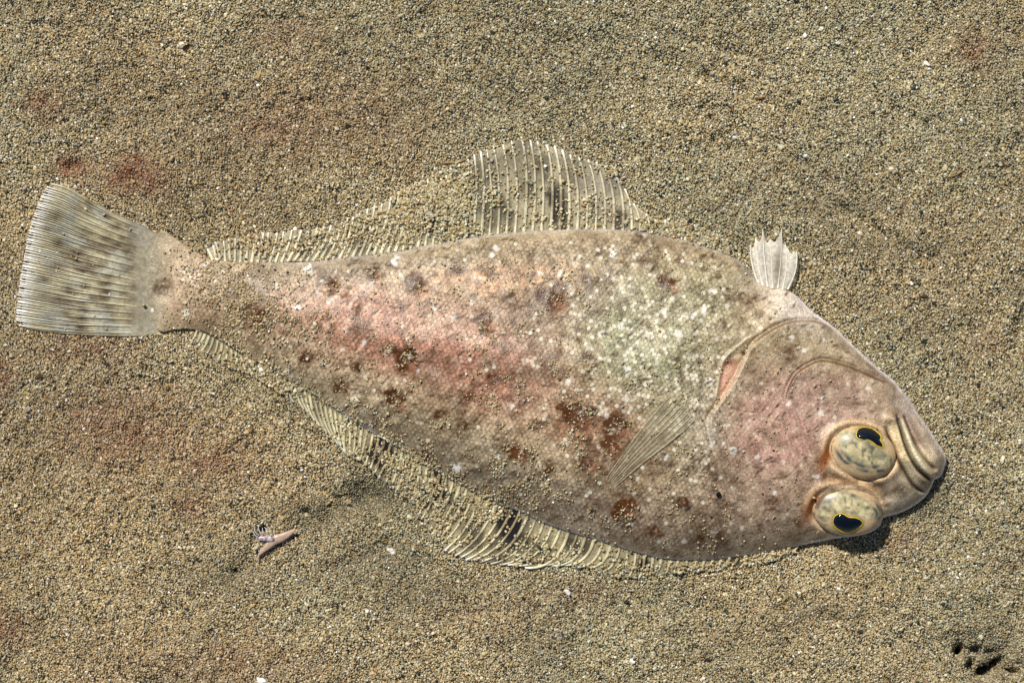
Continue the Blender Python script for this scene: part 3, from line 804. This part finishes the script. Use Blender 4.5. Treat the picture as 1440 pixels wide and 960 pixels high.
def build_tail():
    rr = np.random.default_rng(33)
    top, bot, edge = spline(TAIL_TOP, 4), spline(TAIL_BOT, 4), spline(TAIL_EDGE, 2)
    def along(pl, u):
        s = np.concatenate([[0], np.cumsum(np.hypot(*np.diff(pl, axis=0).T))]); s /= s[-1]
        return np.array([np.interp(u, s, pl[:, 0]), np.interp(u, s, pl[:, 1])]).T
    base0 = np.array([250, 345.0]); base1 = np.array([250, 458.0])
    def P(v, t):
        """v 0..1 from the top edge to the bottom edge, t 0..1 from the body to the trailing edge"""
        v = np.atleast_1d(v).astype(float); t = np.atleast_1d(t).astype(float)
        A = along(top, t); B = along(bot, t); E = along(edge, v)
        root = base0 * (1 - v[:, None]) + base1 * v[:, None]
        root = root + np.column_stack([-24 * np.ones_like(v), (v - .5) * 24])
        straight = root * (1 - t[:, None]) + E * t[:, None]
        lin0 = along(top, np.zeros(1)) * (1 - t[:, None]) + along(top, np.ones(1)) * t[:, None]
        lin1 = along(bot, np.zeros(1)) * (1 - t[:, None]) + along(bot, np.ones(1)) * t[:, None]
        out = straight + (A - lin0) * ((1 - v) ** 2)[:, None] + (B - lin1) * (v ** 2)[:, None]
        z = 2.2 + 2.6 * sstep(.08, .35, t) + 1.5 * np.sin(v * 9) * t * t - 1.0 * t
        return np.column_stack([out, z])
    darks = []
    for k in range(95):
        v, t = rr.random(), rr.choice([.22, .42, .6, .78]) + rr.normal(0, .05)
        p = P(v, t)[0]; darks.append((p[0], p[1], rr.uniform(6, 12), rr.uniform(.6, 1.0)))
    NV, NT = 121, 40
    V = np.concatenate([P(np.full(NT, v), np.linspace(0, .972, NT)) for v in np.linspace(0, 1, NV)])
    V[:, 2] -= .5 + .4 * np.abs(np.sin(np.repeat(np.arange(NV), NT) * 1.3))
    F = [(i * NT + j, (i + 1) * NT + j, (i + 1) * NT + j + 1, i * NT + j + 1) for i in range(NV - 1) for j in range(NT - 1)]
    def paint(x, y, base, alpha, dcol):
        c = np.tile(lin(base), (len(x), 1)); a = np.full(len(x), alpha)
        w0 = np.zeros(len(x))
        for (bx, by, br, st) in darks:
            w0 = np.maximum(w0, st * blob(x, y, bx, by, br * 1.25, br * .8))
        c = c * (1 - w0[:, None]) + lin(dcol) * w0[:, None]
        k = fbm(x, y, 20, 171)
        w = (.5 * sstep(.5, .3, k))[:, None]
        c = c * (1 - w) + lin((186, 188, 172)) * w
        if alpha < 1:
            b = sstep(165, 205, x); a = a + (1 - a) * b; c = c * (1 - .8 * b[:, None]) + lin((148, 140, 120)) * .8 * b[:, None]
        return np.column_stack([c, a])
    tail = mesh_obj('tail_fin', V, F, M_memb, fish, paint(V[:, 0], V[:, 1], (178, 166, 130), .86, (70, 50, 30)), True, ROOT)
    tail['label'] = 'fan shaped olive grey tail fin with fine branching rays'
    nm = 17
    for i in range(nm):
        v0 = (i + .5) / nm; VV = []; FF = []; CC = []
        half = .5 / nm
        kids = [(-.75, ), (-.25, ), (.25, ), (.75, )] if 0 < i < nm - 1 else [(-.6, ), (.4, )]
        for (k,) in kids:
            t = np.linspace(.02, 1.012, 18)
            spread = half * k * sstep(.22, .95, t) + (half * np.sign(k) * .10) * sstep(.1, .3, t)
            vv = np.clip(v0 + spread + rr.normal(0, .001), .002, .998)
            p = P(vv, np.clip(t, 0, 1)); p[-1] += (p[-1] - p[-2]) * .18
            p[:, 2] += .55 - 2.2 * sstep(.34, .10, t)
            tv, tf = tube(p, .95 * (1 - t) + .85 * t, 5, .3)
            o = len(VV); VV += [list(q) for q in tv]; FF += [tuple(j + o for j in f) for f in tf]; CC += np.repeat(t, 5).tolist()
        VV = np.array(VV); CC = np.array(CC)
        yel = .5 + .5 * rr.random()
        c = paint(VV[:, 0], VV[:, 1], (200, 192, 142 + 24 * yel), 1.0, (92, 70, 42))
        w = (.97 * sstep(.88, .97, CC))[:, None]
        c[:, :3] = c[:, :3] * (1 - w) + lin((250, 248, 240)) * w
        c[:, :3] *= rr.uniform(.82, 1.08)
        
        mesh_obj('fin_ray', VV, FF, M_ray, tail, c, True, ROOT)
    return P
tail_P = build_tail()

def build_pelvic():
    rr = np.random.default_rng(5)
    tips = [(1055, 344), (1062, 334), (1072, 323), (1082, 336), (1098, 321), (1103, 343), (1119, 353)]
    roots = [(1066, 398), (1072, 401), (1079, 403), (1086, 405), (1093, 406), (1100, 407), (1107, 407)]
    bend = [-7, -5, -3, 0, 3, 6, 9]
    n = 10; cur = []
    for (b, t_, k) in zip(roots, tips, bend):
        t = np.linspace(0, 1, n)[:, None]; B = np.array(b, float); T = np.array(t_, float); C = (B + T) / 2 + np.array([k, 0])
        p = (1 - t) ** 2 * B + 2 * t * (1 - t) * C + t ** 2 * T
        cur.append(np.column_stack([p, 9 + 10 * np.sin(t[:, 0] * 2.4) * (.6 + .05 * k) - 2 * t[:, 0]]))
    V = []; F = []; cols = 0
    for i, p in enumerate(cur):
        V += p.tolist(); cols += 1
        if i < len(cur) - 1:
            for f in (.35, .65):
                m = p * (1 - f) + cur[i + 1] * f; m[:, 2] += (3.2 if i % 2 else -3.0) * np.linspace(.2, 1, n)
                m[-1] = m[-2] * .7 + m[-3] * .3; m[-2] = m[-2] * .5 + m[-3] * .5; V += m.tolist(); cols += 1
    for i in range(cols - 1):
        for j in range(n - 1): F.append((i * n + j, (i + 1) * n + j, (i + 1) * n + j + 1, i * n + j + 1))
    V = np.array(V)
    c = np.tile(np.append(lin((238, 230, 212)), .7), (len(V), 1))
    w = (.7 * blob(V[:, 0], V[:, 1], 1093, 375, 8, 22))[:, None]; c[:, :3] = c[:, :3] * (1 - w) + lin((120, 100, 66)) * w
    fin = mesh_obj('pelvic_fin', V, F, M_memb, fish, c, True, ROOT)
    fin['label'] = 'small whitish fan shaped fin standing out behind the throat'
    for p in cur:
        t = np.linspace(0, 1, n)
        tv, tf = tube(p + [0, 0, .4], (2.0 - 1.4 * t) * rr.uniform(.4, 1.1), 6, .4)
        mesh_obj('fin_ray', tv, tf, M_ray, fin, np.tile(np.append(lin((234, 228, 208)), 1), (len(tv), 1)), True, ROOT)
build_pelvic()

def build_pectoral():
    rr = np.random.default_rng(8)
    nr, n = 8, 22
    top = spline([(964, 541), (940, 556), (905, 594), (868, 645), (838, 690)], 3); bot = spline([(990, 566), (972, 590), (940, 618), (893, 655), (847, 697)], 3)
    def along(pl, u):
        s = np.concatenate([[0], np.cumsum(np.hypot(*np.diff(pl, axis=0).T))]); s /= s[-1]
        return np.array([np.interp(u, s, pl[:, 0]), np.interp(u, s, pl[:, 1])]).T
    t = np.linspace(0, 1, n)
    cur = []
    for i in range(nr):
        v = i / (nr - 1); L = 1 - .05 * rr.random()
        p = along(top, t * L) * (1 - v) + along(bot, t * L) * v
        z = body_height(p[:, 0], p[:, 1], False) + 1.6 + 1.0 * np.sin(t * 3.0) * (.6 + .4 * v)
        cur.append(np.column_stack([p, z]))
    V = []; F = []; cols = 0
    for i, p in enumerate(cur):
        V += p.tolist(); cols += 1
        if i < nr - 1:
            m = (p + cur[i + 1]) / 2; m[:, 2] -= .8; V += m.tolist(); cols += 1
    for i in range(cols - 1):
        for j in range(n - 1): F.append((i * n + j, (i + 1) * n + j, (i + 1) * n + j + 1, i * n + j + 1))
    V = np.array(V)
    c = np.tile(np.append(lin((190, 182, 148)), .34), (len(V), 1)); tt = np.tile(t, cols); c[:, 3] = .26 * sstep(0, .35, tt) * sstep(1, .6, tt)
    fin = mesh_obj('pectoral_fin', V, F, M_memb, fish, c, True, ROOT)
    fin['label'] = 'narrow translucent fin folded back along the flank behind the gill'
    for i, p in enumerate(cur):
        tv, tf = tube(p + [0, 0, .1 ] - np.column_stack([0 * t, 0 * t, 4.5 * sstep(.24, 0, t) + 4.0 * sstep(.8, 1, t)]), .55 - .2 * t, 5, .3)
        tv = np.array(tv); k = fbm(tv[:, 0], tv[:, 1], 15, 300 + i, 2)
        cc = lin((200, 190, 160)) * (1 - sstep(.5, .7, k))[:, None] + lin((120, 98, 76)) * sstep(.45, .6, k)[:, None]
        mesh_obj('fin_ray', tv, tf, M_ray, fin, np.column_stack([cc, np.ones(len(tv))]), True, ROOT)
build_pectoral()

# --- eyes
def build_eye(e, k):
    cx, cy = e['c']; a = math.radians(e['ang']); ca, sa = math.cos(a), math.sin(a)
    zb = float(body_height([cx], [cy], False)[0]) - 6
    H = e['h'] - 6
    def dome(x, y):
        r = eye_r(e, np.asarray(x, float), np.asarray(y, float))
        return zb + H * np.sqrt(np.clip(1 - np.clip(r, 0, 1) ** 2.3, 0, 1))
    nr, na = 30, 88; V = [(cx, cy, float(dome(cx, cy)))]; F = []
    for i in range(1, nr + 1):
        rr = math.sin(i / nr * math.pi / 2)
        for j in range(na):
            th = 2 * math.pi * j / na
            u, v = e['a'] * rr * math.cos(th), e['b'] * rr * math.sin(th)
            x, y = cx + u * ca - v * sa, cy + u * sa + v * ca
            V.append((x, y, float(dome(x, y)) if i < nr else zb))
    for j in range(na): F.append((0, 1 + (j + 1) % na, 1 + j))
    for i in range(nr - 1):
        for j in range(na):
            p, q = 1 + i * na + j, 1 + i * na + (j + 1) % na
            F.append((p, q, q + na, p + na))
    V = np.array(V); x, y = V[:, 0], V[:, 1]; r = eye_r(e, x, y)
    c = np.tile(lin((200, 172, 130)), (len(V), 1))
    def mix(col, w):
        w = np.clip(w, 0, 1)[:, None]; c[:] = c * (1 - w) + lin(col) * w
    # leaf shaped patterned skin over the ball, with a dark dotted rim on the side away from the pupil
    if k == 0: leaf = spline([(1170, 604), (1180, 601), (1198, 606), (1218, 618), (1236, 630), (1251, 641), (1248, 650), (1234, 656), (1214, 657), (1196, 652), (1180, 640), (1172, 624)], 2, True)
    else: leaf = spline([(1144, 722), (1150, 708), (1160, 694), (1176, 687), (1196, 690), (1214, 699), (1228, 712), (1231, 722), (1220, 730), (1206, 727), (1188, 720), (1170, 722), (1158, 732), (1150, 730)], 2, True)
    li = inside(x, y, leaf); ld = polydist(x, y, leaf, True)
    w = np.where(li, sstep(0, 4, ld), 0)
    mix((180, 168, 126), w)
    n1 = fbm(x, y, 9, 401 + k, 3); n2 = vnoise(x, y, 4.5, 411 + k)
    mix((134, 130, 104), w * sstep(.5, .68, n1) * .9); mix((214, 200, 158), w * sstep(.48, .3, n1) * .8)
    mix((56, 54, 44), w * sstep(.62, .85, n2) * .7)
    rim = np.exp(-((ld - 3) / 3.2) ** 2)
    side = sstep(632, 646, y - .25 * (x - 1207)) if k == 0 else sstep(712, 700, y) * .4 + sstep(1164, 1150, x) + sstep(1216, 1228, x)
    mix((70, 80, 80), .8 * rim * np.clip(side, 0, 1) * (.35 + .9 * sstep(.35, .7, vnoise(x, y, 6, 421 + k))))
    mix((176, 150, 108), .35 * sstep(.86, 1, r)); mix((226, 222, 222), .5 * sstep(.93, 1.0, r) * (k == 1) * sstep(730, 745, y))
    P = np.array([(1080 + p[0] / 3.4286, 500 + p[1] / 3.4286) for p in e['pup']])
    ring = spline(P, 1.2, True)
    pd = polydist(x, y, ring, True)
    mix((120, 116, 66), .8 * np.exp(-(pd / 3.4) ** 2))
    eye = mesh_obj('eye', V, F, M_eye, fish, c, True, ROOT)
    eye['label'] = ['upper bulging eye with kidney shaped black pupil near the jaw', 'lower bulging eye with kidney shaped black pupil at the head edge'][k]
    # pupil: bulging disc
    m = ring.mean(0); VP = []; FP = []; nn = len(ring); rings = 9
    for i in range(rings + 1):
        f = 1 - i / rings
        for q in ring:
            p = m + (q - m) * f
            VP.append((p[0], p[1], float(dome(p[0], p[1])) + .4 + 3.6 * math.sqrt(max(0, 1 - f ** 2))))
    for i in range(rings):
        for j in range(nn):
            FP.append((i * nn + j, i * nn + (j + 1) % nn, (i + 1) * nn + (j + 1) % nn, (i + 1) * nn + j))
    mesh_obj('pupil', VP, FP, M_pupil, eye, None, True, ROOT)
    path = np.column_stack([ring, dome(ring[:, 0], ring[:, 1]) + .55]); path = np.vstack([path, path[:2]])
    th = (.4 + .3 * np.abs(np.sin(np.linspace(0, 6.28, len(path)))))
    tv, tf = tube(path, th, 6, .9)
    mesh_obj('iris_ring', tv, tf[:-2], M_iris, eye, None, True, ROOT)
for k, e in enumerate(EYES): build_eye(e, k)

# ------------------------------------------------------------------ sand lying on the fish and its fins
def dust():
    r = np.random.default_rng(55)
    xs = []; ys = []; zs = []; ss = []
    # on the body
    n = 230000
    x = r.uniform(230, 1240, n); y = r.uniform(325, 785, n)
    ok = inside(x, y, OUT[::2]); x, y = x[ok], y[ok]
    d = polydist(x, y, OUT[::2], True)
    dens = .006 + .75 * blob(x, y, 345, 430, 55, 45, 20) * sstep(.35, .6, fbm(x, y, 22, 501)) + .35 * blob(x, y, 400, 470, 50, 40)  * sstep(.45, .65, fbm(x, y, 18, 502)) + .3 * blob(x, y, 310, 385, 40, 20)
    clump = 1.5 * sstep(.60, .72, fbm(x, y, 17, 505, 3))
    dens += clump * (.20 * blob(x, y, 700, 600, 220, 110, 15) + .09 * blob(x, y, 600, 470, 250, 110) + .08 * blob(x, y, 800, 420, 140, 80) + .02)
    dens += .30 * blob(x, y, 620, 660, 90, 18, 30) * sstep(.45, .6, fbm(x, y, 16, 507)) + .25 * blob(x, y, 740, 690, 80, 25, 20) * sstep(.45, .6, fbm(x, y, 16, 508))
    for (bx, by, br, st, red) in DARK:
        if bx < 900: dens += .16 * st * blob(x, y, bx, by, br * .9)
    dens *= sstep(1200, 1050, x) * .8 + .2
    dens += .7 * sstep(13, 1, d) * sstep(760, 640, x) * (y > 440 + .1 * x) * (x > 290) * sstep(.35, .6, fbm(x, y, 24, 509))
    k = r.random(len(x)) < dens * .9
    x, y = x[k], y[k]
    s = np.clip(np.exp(r.normal(math.log(2.05), .28, len(x))), 1.2, 4)
    xs.append(x); ys.append(y); zs.append(body_height(x, y) + .25 * s + .4); ss.append(s)
    # on the fins: patches that bury the rays
    for P, pat in ((FIN_POLYS[0], [(612, 262, 42, 34, 1.0), (585, 300, 30, 22, .9), (640, 285, 20, 26, .8), (560, 330, 30, 14, .35), (400, 345, 50, 12, .35), (355, 342, 24, 10, .4), (455, 335, 40, 14, .4), (680, 275, 34, 14, .3), (850, 300, 34, 26, .15),
                                   (980, 335, 70, 30, 1.0), (915, 318, 16, 12, .6), (720, 270, 60, 20, .10), (520, 320, 40, 16, .4), (640, 325, 30, 14, .5), (860, 240, 50, 10, .22)]),
                   (FIN_POLYS[1], [(360, 520, 40, 16, .95), (400, 545, 22, 14, .6), (470, 600, 30, 14, .3), (588, 690, 30, 16, .75), (560, 650, 40, 14, .4), (650, 712, 44, 18, .42), (690, 722, 30, 10, .4), (606, 735, 20, 24, .6), (1090, 785, 60, 10, .7), (980, 800, 120, 8, .45),
                                   (520, 640, 30, 14, .35), (760, 780, 60, 12, .2), (860, 800, 50, 10, .35)]),
                   (TAIL_POLY, [(270, 370, 20, 10, .2), (150, 400, 90, 70, .012)])):
        lo = P.min(0); hi = P.max(0); A = np.prod(hi - lo); m = int(A / 2.2)
        x = r.uniform(lo[0], hi[0], m); y = r.uniform(lo[1], hi[1], m)
        ok = inside(x, y, P) & ~inside(x, y, OUT[::2]); x, y = x[ok], y[ok]
        dens = np.full(len(x), .012 if P is TAIL_POLY else .06)
        for (bx, by, rx, ry, st) in pat: dens = np.maximum(dens, st * np.minimum(1, 1.5 * blob(x, y, bx, by, rx, ry)))
        dens *= .35 + 1.3 * sstep(.3, .65, fbm(x, y, 14, 520))
        if P is TAIL_POLY: dens *= .15
        k = r.random(len(x)) < dens * .75
        x, y = x[k], y[k]; de = dens[k]
        s = np.clip(np.exp(r.normal(math.log(2.7), .3, len(x))), 1.4, 6)
        if P is TAIL_POLY: zf = np.full(len(x), 5.0)
        else:
            K = FIN_UP if P is FIN_POLYS[0] else FIN_LO
            d1 = polydist(x, y, spline([(q[0], q[1]) for q in K], 8)); d2 = polydist(x, y, spline([(q[2], q[3]) for q in K], 8))
            zf = (z_up if P is FIN_POLYS[0] else z_lo)(x, y, d1 / (d1 + d2 + .01)) + .6
        z = zf + .2 * s + r.uniform(0, 3.0, len(x)) * np.clip(de, 0, 1)
        xs.append(x); ys.append(y); zs.append(z); ss.append(s)
    x, y, z, s = map(np.concatenate, (xs, ys, zs, ss))
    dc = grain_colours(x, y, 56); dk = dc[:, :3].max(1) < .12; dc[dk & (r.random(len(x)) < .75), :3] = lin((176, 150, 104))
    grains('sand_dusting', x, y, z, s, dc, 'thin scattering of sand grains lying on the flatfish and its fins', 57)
dust()

# ------------------------------------------------------------------ small things lying about
def lump(name, x, y, z, r, mat, seed, flat=.7, amp=.35, sub=2, stretch=(1, 1), ang=0):
    bm = bmesh.new(); bmesh.ops.create_icosphere(bm, subdivisions=sub, radius=1.0)
    rr = random.Random(seed); ph = [rr.uniform(0, 6.28) for _ in range(6)]
    a = math.radians(ang); V = []
    for v in bm.verts:
        p = v.co.copy()
        k = 1 + amp * (math.sin(3 * p.x + ph[0]) * math.sin(2.6 * p.y + ph[1]) + .5 * math.sin(5 * p.z + ph[2] + 3 * p.x) + .25 * math.sin(9 * p.y + ph[3]))
        q = p * k * r; u, w = q.x * stretch[0], q.y * stretch[1]
        V.append((x + u * math.cos(a) - w * math.sin(a), y + u * math.sin(a) + w * math.cos(a), z + q.z * flat))
    F = [[v.index for v in f.verts] for f in bm.faces]; bm.free()
    org = ((x - CX) * S, (CY - y) * S, z * S)
    return mesh_obj(name, V, F, mat, None, None, False, org, True)

def ground(x, y): return float(sand_height(np.array([float(x)]), np.array([float(y)]))[0])

tag(lump('black_pebble', 1007, 692, float(body_height([1007], [692])[0]) + 2.2, 3.6, M_black, 3, .9, .1), 'tiny round black pebble lying on the flank of the flatfish below its cheek', 'pebble')
for (x, y, r, st, an, lab) in [(371, 742, 6, (1.3, .8), 30, 'black shell flake beside the tentacles of the pinkish creature'),
                               (430, 719, 5, (1.4, .8), 20, 'black shell flake on the sand upper right of the pinkish creature'),
                               (329, 803, 6, (1.3, .9), 0, 'black shell flake on the sand lower left of the pinkish creature'),
                               (1380, 941, 8, (1.5, .7), -35, 'largest black lump added to darken the hollow at the lower right corner'),  # this and the next two are added lumps standing in for the hollow's darkness
                               (1348, 921, 6, (.8, 1.2), 15, 'small black lump left of the largest one, added to darken the hollow'),
                               (1402, 930, 7, (1.4, .6), -20, 'small black lump right of the largest one, added to darken the hollow')]:
    tag(lump('black_flake_or_dark_fill', x, y, ground(x, y) + .6, r * .85, M_black, int(x), .45, .75, 3, st, an), lab, 'shell fragment', 'black shell fragments on the sand')
for (x, y, r, lab) in [(550, 775, 4.6, 'white shell chip on the sand below the dark hollow beside the lower fin'),
                       (1303, 90, 3.6, 'bright white shell chip on the sand near the upper right corner'),
                       (368, 956, 5.5, 'white shell chip at the bottom edge of the sand'),
                       (798, 832, 4.0, 'pale shell chip on the sand below the lower fin')]:
    tag(lump('white_shell_chip', x, y, ground(x, y) + 2.2, r, M_white, int(x * 3), .6, .3, 2, (1.3, .8), 25), lab, 'shell chip', 'white shell chips on the sand')

def strand(pts, r, mat, label, cat='strand'):
    P = spline(pts, 3); z = sand_height(P[:, 0], P[:, 1]) + 2.6
    rad = r * np.sin(np.linspace(.5, 2.6, len(P)))
    tv, tf = tube(np.column_stack([P, z]), rad, 6)
    org = ((pts[0][0] - CX) * S, (CY - pts[0][1]) * S, 0)
    tag(mesh_obj('plant_strand', tv, tf, mat, None, None, True, org, True), label, cat, 'plant strands on the sand')
strand([(622, 230), (634, 229), (646, 228), (660, 222)], 1.6, M_tan, 'thin tan strand lying on the sand left of the tall upper fin')
strand([(1268, 433), (1276, 431), (1284, 425)], 1.3, M_brown, 'short dark brown strand on the sand right of the gill')
strand([(1292, 417), (1300, 416), (1305, 418)], 1.5, M_brown, 'stubby reddish brown strand on the sand above the darker one')
strand([(1330, 250), (1342, 247), (1354, 240)], 1.0, M_tan, 'thin tan strand lying on the open sand at the upper right')

# the small pinkish creature
def creature():
    x0, y0 = 380, 760; g = ground(x0, y0)
    org = ((x0 - CX) * S, (CY - y0) * S, g * S)
    root = bpy.data.objects.new('sea_creature', None); sc.collection.objects.link(root); root.location = org
    tag(root, 'tiny pale pinkish sea creature with fine white tentacles on the sand', 'sea creature')
    P = spline([(361, 788), (366, 778), (376, 768), (386, 759), (396, 755), (406, 750), (416, 744)], 2)
    t = np.linspace(0, 1, len(P)); rad = np.interp(t, [0, .15, .4, .62, .82, 1], [.8, 2.0, 5.2, 7.0, 5.0, 1.4])
    tv, tf = tube(np.column_stack([P, g + .8 + .1 * rad]), rad, 12, .42)
    tv = np.array(tv); k = fbm(tv[:, 0], tv[:, 1], 5, 601)
    c = lin((172, 146, 120)) * (1 - k[:, None] * .5) + lin((206, 176, 166)) * 1.25 * k[:, None] * .4
    mesh_obj('body', tv, tf, M_creature, root, c, True, org, True)
    H = spline([(364, 757), (370, 756), (378, 757), (386, 758)], 2); th = np.linspace(0, 1, len(H))
    tv, tf = tube(np.column_stack([H, np.full(len(H), g + 4)]), 2.4 + 1.6 * np.sin(th * 3.1), 10, .6)
    tv = np.array(tv); w = sstep(.4, .6, vnoise(tv[:, 0], tv[:, 1], 2.6, 611))[:, None]
    mesh_obj('head', tv, tf, M_creature, root, lin((140, 118, 128)) * (1 - .7 * w) + lin((220, 212, 220)) * .7 * w, True, org, True)
    for (a, b, m) in [((365, 752), (358, 739), (360, 747)), ((368, 751), (364, 737), (365, 744)), ((372, 750), (370, 741), (370, 745)), ((377, 750), (373, 740), (376, 745)), ((364, 755), (356, 746), (360, 752)), ((381, 751), (382, 744), (382, 748))]:
        Q = spline([a, m, b], 1.5); tt = np.linspace(0, 1, len(Q))
        tv, tf = tube(np.column_stack([Q, g + 6 + 3 * np.sin(tt * 2)]), .75 - .4 * tt, 5)
        mesh_obj('tentacle', tv, tf, M_creature, root, np.tile(lin((228, 224, 224)), (len(tv), 1)), True, org, True)
    for f in np.linspace(0, 1, 9):
        q = np.array([403, 761]) * (1 - f) + np.array([366, 780]) * f + np.array([0, 4 * math.sin(f * 3.14)])
        bm = bmesh.new(); bmesh.ops.create_icosphere(bm, subdivisions=1, radius=1.25)
        V = [(q[0] + v.co.x * 1.2, q[1] + v.co.y, g + 3.0 + v.co.z) for v in bm.verts]; Fq = [[v.index for v in p.verts] for p in bm.faces]; bm.free()
        mesh_obj('spot', V, Fq, M_creature, root, np.tile(lin((74, 44, 66)), (len(V), 1)), True, org, True)
creature()
